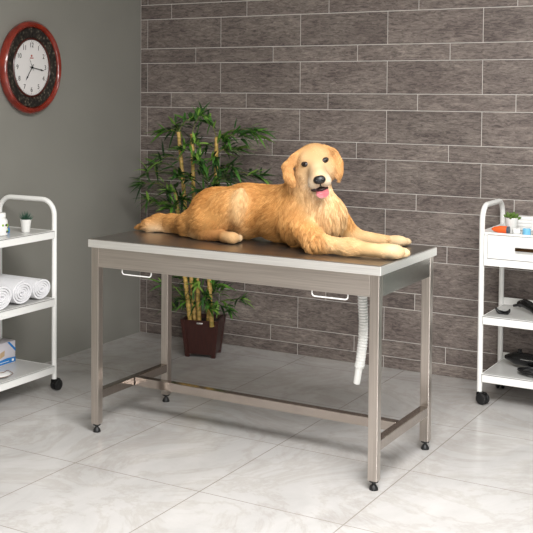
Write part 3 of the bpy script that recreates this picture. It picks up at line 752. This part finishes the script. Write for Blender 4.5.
for p in PR:
    if p['t'] == 'rc': m0 = np.minimum(p['a']-p['ra'], p['b']-p['rb']); m1 = np.maximum(p['a']+p['ra'], p['b']+p['rb'])
    else: ext = np.sqrt(((p['R']*p['r'])**2).sum(1)); m0 = p['c']-ext; m1 = p['c']+ext
    i0 = np.clip(((m0-.06-lo)/VX).astype(int), 0, nn); i1 = np.clip(((m1+.06-lo)/VX).astype(int)+1, 0, nn)
    g = np.stack(np.meshgrid(*[lo[i]+VX*np.arange(i0[i], i1[i]) for i in range(3)], indexing='ij'), -1)
    d = dist(p, g); sl = tuple(slice(i0[i], i1[i]) for i in range(3)); e = fld[sl]; k = p['k']
    hh = np.maximum(k-np.abs(e-d), 0)/k; fld[sl] = np.minimum(e, d)-hh*hh*k/4
zz = lo[2]+VX*np.arange(nn[2]); fld = np.maximum(fld, (TZ+.0022-zz)[None, None, :].astype(np.float32))
grid = openvdb.FloatGrid(.1); grid.copyFromArray(fld); 
vp, vt, vq = grid.convertToPolygons(isovalue=0.0, adaptivity=0.0)
vp = np.array(vp, float)*VX+lo
me = bpy.data.meshes.new('dog'); me.from_pydata(vp.tolist(), [], [tuple(int(i) for i in q)[::-1] for q in vq]+[tuple(int(i) for i in q)[::-1] for q in vt])
bmd = bmesh.new(); bmd.from_mesh(me); bmesh.ops.recalc_face_normals(bmd, faces=bmd.faces[:])
for _ in range(3): bmesh.ops.smooth_vert(bmd, verts=bmd.verts[:], factor=.5, use_axis_x=True, use_axis_y=True, use_axis_z=True)
bmesh.ops.triangulate(bmd, faces=bmd.faces[:]); bmd.to_mesh(me); bmd.free()
me.polygons.foreach_set('use_smooth', [True]*len(me.polygons))
nv = len(me.vertices); V = np.empty(nv*3, np.float32); me.vertices.foreach_get('co', V); V = V.reshape(-1, 3).astype(float)
def blend(P, tau=.012):
    W = np.zeros(len(P)); C = np.zeros((len(P), 3)); FLW = np.zeros((len(P), 3)); LN_ = np.zeros(len(P))
    dd = np.stack([dist(p, P) for p in PR]); dm = dd.min(0)
    for p, d in zip(PR, dd):
        w_ = np.exp(-(d-dm)/tau); W += w_; C += w_[:, None]*p['col']; FLW += w_[:, None]*(p['flow']/np.linalg.norm(p['flow'])); LN_ += w_*p['ln']
    return C/W[:, None], FLW/W[:, None], LN_/W
def wob(P, f, s): return np.sin(P[:, 0]*f+1.3*np.sin(P[:, 2]*f*.7+s)+s)*np.cos(P[:, 2]*f*.8+np.sin(P[:, 1]*f*.9)+2*s)
Cv, _, _ = blend(V)
Cv = Cv*(1+np.clip((V[:, 0]-.25)/.25, .1, 1)*(.06*wob(V, 38, 1.0)+.06*wob(V, 90, 2.0)))[:, None]**np.array([.8, 1.2, 1.6])
ca = me.color_attributes.new('coat', 'FLOAT_COLOR', 'POINT'); ca.data.foreach_set('color', np.c_[np.clip(Cv*.82, 0, 1), np.ones(nv)].astype(np.float32).ravel())
m = M['coat'] = mat('dog_coat', (210, 150, 90), .7, spec=.2); a_ = N(m, 'ShaderNodeAttribute', attribute_name='coat'); L(m, a_.outputs['Color'], bs(m).inputs['Base Color'])
me.materials.append(m)
dog = link(bpy.data.objects.new('dog', me)); tag(dog, 'golden retriever lying on the steel table, head turned, mouth open', 'dog')
# features
EYE = [Lh(-.0385, .0, .0075), Lh(.0385, .0, .0075)]
NOSE = Lh(.001, -.066, .104); TONG = Lh(.003, -.122, .062)
M['eye'] = mat('dog_eye', (22, 12, 8), .25); M['eyelid'] = mat('dog_eyelid', (34, 22, 17), .5); M['nose'] = mat('dog_nose', (20, 18, 19), .42); M['tongue'] = mat('dog_tongue', (224, 138, 146), .35); M['mouth'] = mat('dog_mouth', (44, 22, 22), .5)
HBm = Matrix(((Rh[0], Uh[0], Fh[0]), (Rh[1], Uh[1], Fh[1]), (Rh[2], Uh[2], Fh[2])))
for e_ in EYE:
    s = -1 if e_ is EYE[0] else 1
    b = BM(); tl = HBm @ Matrix.Rotation(s*.25, 3, 'Z') @ Matrix.Rotation(s*.35, 3, 'Y')
    add_ell(b, e_+hv(0, 0, .0050), (.0185, .0118, .0090), tl); lid = obj('eyelid', b, M['eyelid'], dog)
    b = BM(); add_ell(b, e_+hv(0, 0, .0058), (.0110, .0094, .0098), HBm); obj('eyeball', b, M['eye'], lid)
b = BM(); add_ell(b, NOSE, (.0245, .0175, .0155), HBm, 24, 16); add_ell(b, NOSE+hv(0, .006, -.006), (.0215, .0135, .015), HBm)
add_ell(b, NOSE+hv(0, -.014, .001), (.0028, .014, .008), HBm)
obj('nose', b, M['nose'], dog)
b = BM()
for s in (-1, 1): add_ell(b, NOSE+hv(s*.0120, -.001, .0135), (.0048, .0034, .003), HBm)
obj('nostril', b, M['black_plastic'], dog)
b = BM(); add_ell(b, Lh(0, -.108, .036), (.030, .012, .034), HBm, 24, 14); add_ell(b, Lh(-.022, -.104, .050), (.018, .010, .022), HBm, 20, 12)
obj('mouth_interior', b, M['mouth'], dog)
b = BM()
rows = []; NT_ = 14
for k in range(NT_+1):
    t = k/NT_; th = t*1.9
    cb, cc_ = -.104-.038*t**1.3, .030+.045*math.sin(min(t*2.4, 1.75))
    wdt = .0255*(.75+.25*math.sin(t*2.2))*math.sqrt(max(.03, 1-(max(0, t-.55)/.46)**2))
    rows.append([b.verts.new(Vector(H0+hv(.003+(j/6-1)*wdt, cb+.004*(1-(j/6-1)**2)*t, cc_+.004*abs(j/6-1)-.002))) for j in range(13)])
for r0_, r1_ in zip(rows, rows[1:]):
    for j in range(12): b.faces.new((r0_[j], r0_[j+1], r1_[j+1], r1_[j]))
g = bmesh.ops.solidify(b, geom=b.faces[:], thickness=.005); obj('tongue', b, M['tongue'], dog, angle=80)
# fur strands
me.calc_loop_triangles(); nt = len(me.loop_triangles); tri = np.empty(nt*3, np.int32); me.loop_triangles.foreach_get('vertices', tri); tri = tri.reshape(-1, 3)
A, B_, C_ = V[tri[:, 0]], V[tri[:, 1]], V[tri[:, 2]]; cr = np.cross(B_-A, C_-A); ar = np.linalg.norm(cr, axis=1)/2; nrm = cr/np.maximum(np.linalg.norm(cr, axis=1), 1e-12)[:, None]
vn = np.empty(nv*3, np.float32); me.vertices.foreach_get('normal', vn); vn = vn.reshape(-1, 3)
cen = (A+B_+C_)/3; dH = np.linalg.norm(cen-H0, axis=1)
dens = ar*np.where(dH < .16, 3.2, 1.0)*np.where(cen[:, 2] < TZ+.004, 0, 1)
NF = 95000; pick = rng.choice(nt, NF, p=dens/dens.sum()); u = rng.random(NF); v = rng.random(NF); fl = u+v > 1; u[fl] = 1-u[fl]; v[fl] = 1-v[fl]
P0 = A[pick]+u[:, None]*(B_-A)[pick]+v[:, None]*(C_-A)[pick]; NR = vn[tri[pick, 0]].astype(float)
keep = np.ones(NF, bool)
for c0, r0 in [(EYE[0], .0195), (EYE[1], .0195), (NOSE, .021), (Lh(.0, -.108, .075), .026)]: keep &= np.linalg.norm(P0-c0, axis=1) > r0
P0, NR = P0[keep], NR[keep]; n_s = len(P0)
Cc, Fl, Ln = blend(P0)
# clump direction noise
tailm = np.clip((P0[:, 0]-.32)/.1, .08, 1)[:, None]
Fl = Fl+tailm*np.stack([.26*wob(P0, 30, .3)+.10*wob(P0, 90, 1.7), .18*wob(P0, 34, 2.1), .24*wob(P0, 32, 4.2)+.10*wob(P0, 95, .9)], 1)*np.clip(Ln/.03, .25, 1)[:, None]
T = Fl-NR*(Fl*NR).sum(1)[:, None]; T /= np.maximum(np.linalg.norm(T, axis=1), 1e-5)[:, None]
lift = .12+.10*rng.random(n_s)+.05*wob(P0, 60, 5.0)
Dr = T+NR*lift[:, None]; Dr /= np.linalg.norm(Dr, axis=1)[:, None]
Lc = Ln*(.7+.65*rng.random(n_s))
K = 5; pts = np.zeros((n_s, K, 3)); pts[:, 0] = P0-NR*.001
for k in range(1, K):
    dk = Dr-NR*(.09*(k-1))[..., None] if False else Dr-NR*(.10*(k-1))+np.array([0, 0, -.07])*(k-1)+rng.normal(0, .03, (n_s, 3))
    dk /= np.linalg.norm(dk, axis=1)[:, None]; pts[:, k] = pts[:, k-1]+dk*(Lc/(K-1))[:, None]
from mathutils.kdtree import KDTree
NC = 4200; ci = rng.choice(n_s, NC, replace=False); kd = KDTree(NC)
for i_, q in enumerate(P0[ci]): kd.insert(q, i_)
kd.balance(); cid = np.array([kd.find(q)[1] for q in P0]); gp = pts[ci][cid]
cw = np.array([0, .12, .35, .55, .75])[None, :, None]*np.clip((Ln-.008)/.02, 0, 1)[:, None, None]
pts = pts*(1-cw)+(gp+ (pts[:, :1]-gp[:, :1])*.25)*cw
ctone = rng.uniform(.80, 1.14, NC)[cid]; ctone = 1+(ctone-1)*np.clip((P0[:, 0]-.25)/.25, .15, 1); ctone = 1+(ctone-1)*np.clip((Ln-.006)/.02, .45, 1)
pts[..., 2] = np.where(pts[..., 0] > -.0, np.maximum(pts[..., 2], TZ+.0008), pts[..., 2])
hcv = bpy.data.hair_curves.new('fur'); hcv.add_curves([K]*n_s)
hcv.points.foreach_set('position', pts.astype(np.float32).ravel())
tw = np.array([1, .95, .8, .55, .12]); rad = (.00075*np.clip(Ln/.02, .55, 1.1))[:, None]*tw[None]
ra_ = hcv.attributes.get('radius') or hcv.attributes.new('radius', 'FLOAT', 'POINT'); ra_.data.foreach_set('value', rad.astype(np.float32).ravel())
cc = Cc*(1+np.clip((P0[:, 0]-.25)/.25, .1, 1)*(.07*wob(P0, 38, 1.0)+.06*wob(P0, 95, 2.0)))[:, None]*((rng.uniform(.82, 1.18, n_s)*ctone)[:, None]**np.array([1.0, 1.35, 1.8]))
ct = hcv.attributes.new('coat', 'FLOAT_COLOR', 'CURVE'); ct.data.foreach_set('color', np.c_[np.clip(cc, 0, 1), np.ones(n_s)].astype(np.float32).ravel())
m = M['fur'] = mat('dog_fur', (210, 150, 90), .55, spec=.25); a_ = N(m, 'ShaderNodeAttribute', attribute_name='coat'); L(m, a_.outputs['Color'], bs(m).inputs['Base Color'])
hcv.materials.append(m)
fur = link(bpy.data.objects.new('fur', hcv), dog)
# ------------------------------------------------------------------ view
w = bpy.data.worlds.new('world'); sc.world = w; w.use_nodes = True
w.node_tree.nodes['Background'].inputs[0].default_value = (.8, .85, .9, 1); w.node_tree.nodes['Background'].inputs[1].default_value = .3
sc.view_settings.view_transform = 'Standard'; sc.view_settings.look = 'None'; sc.view_settings.gamma = 1; sc.view_settings.use_curve_mapping = False
sc.view_settings.exposure = 0.1
try:
    sc.cycles.use_denoising = True; sc.cycles.max_bounces = 8; sc.cycles.caustics_reflective = False; sc.cycles.caustics_refractive = False
except Exception: pass
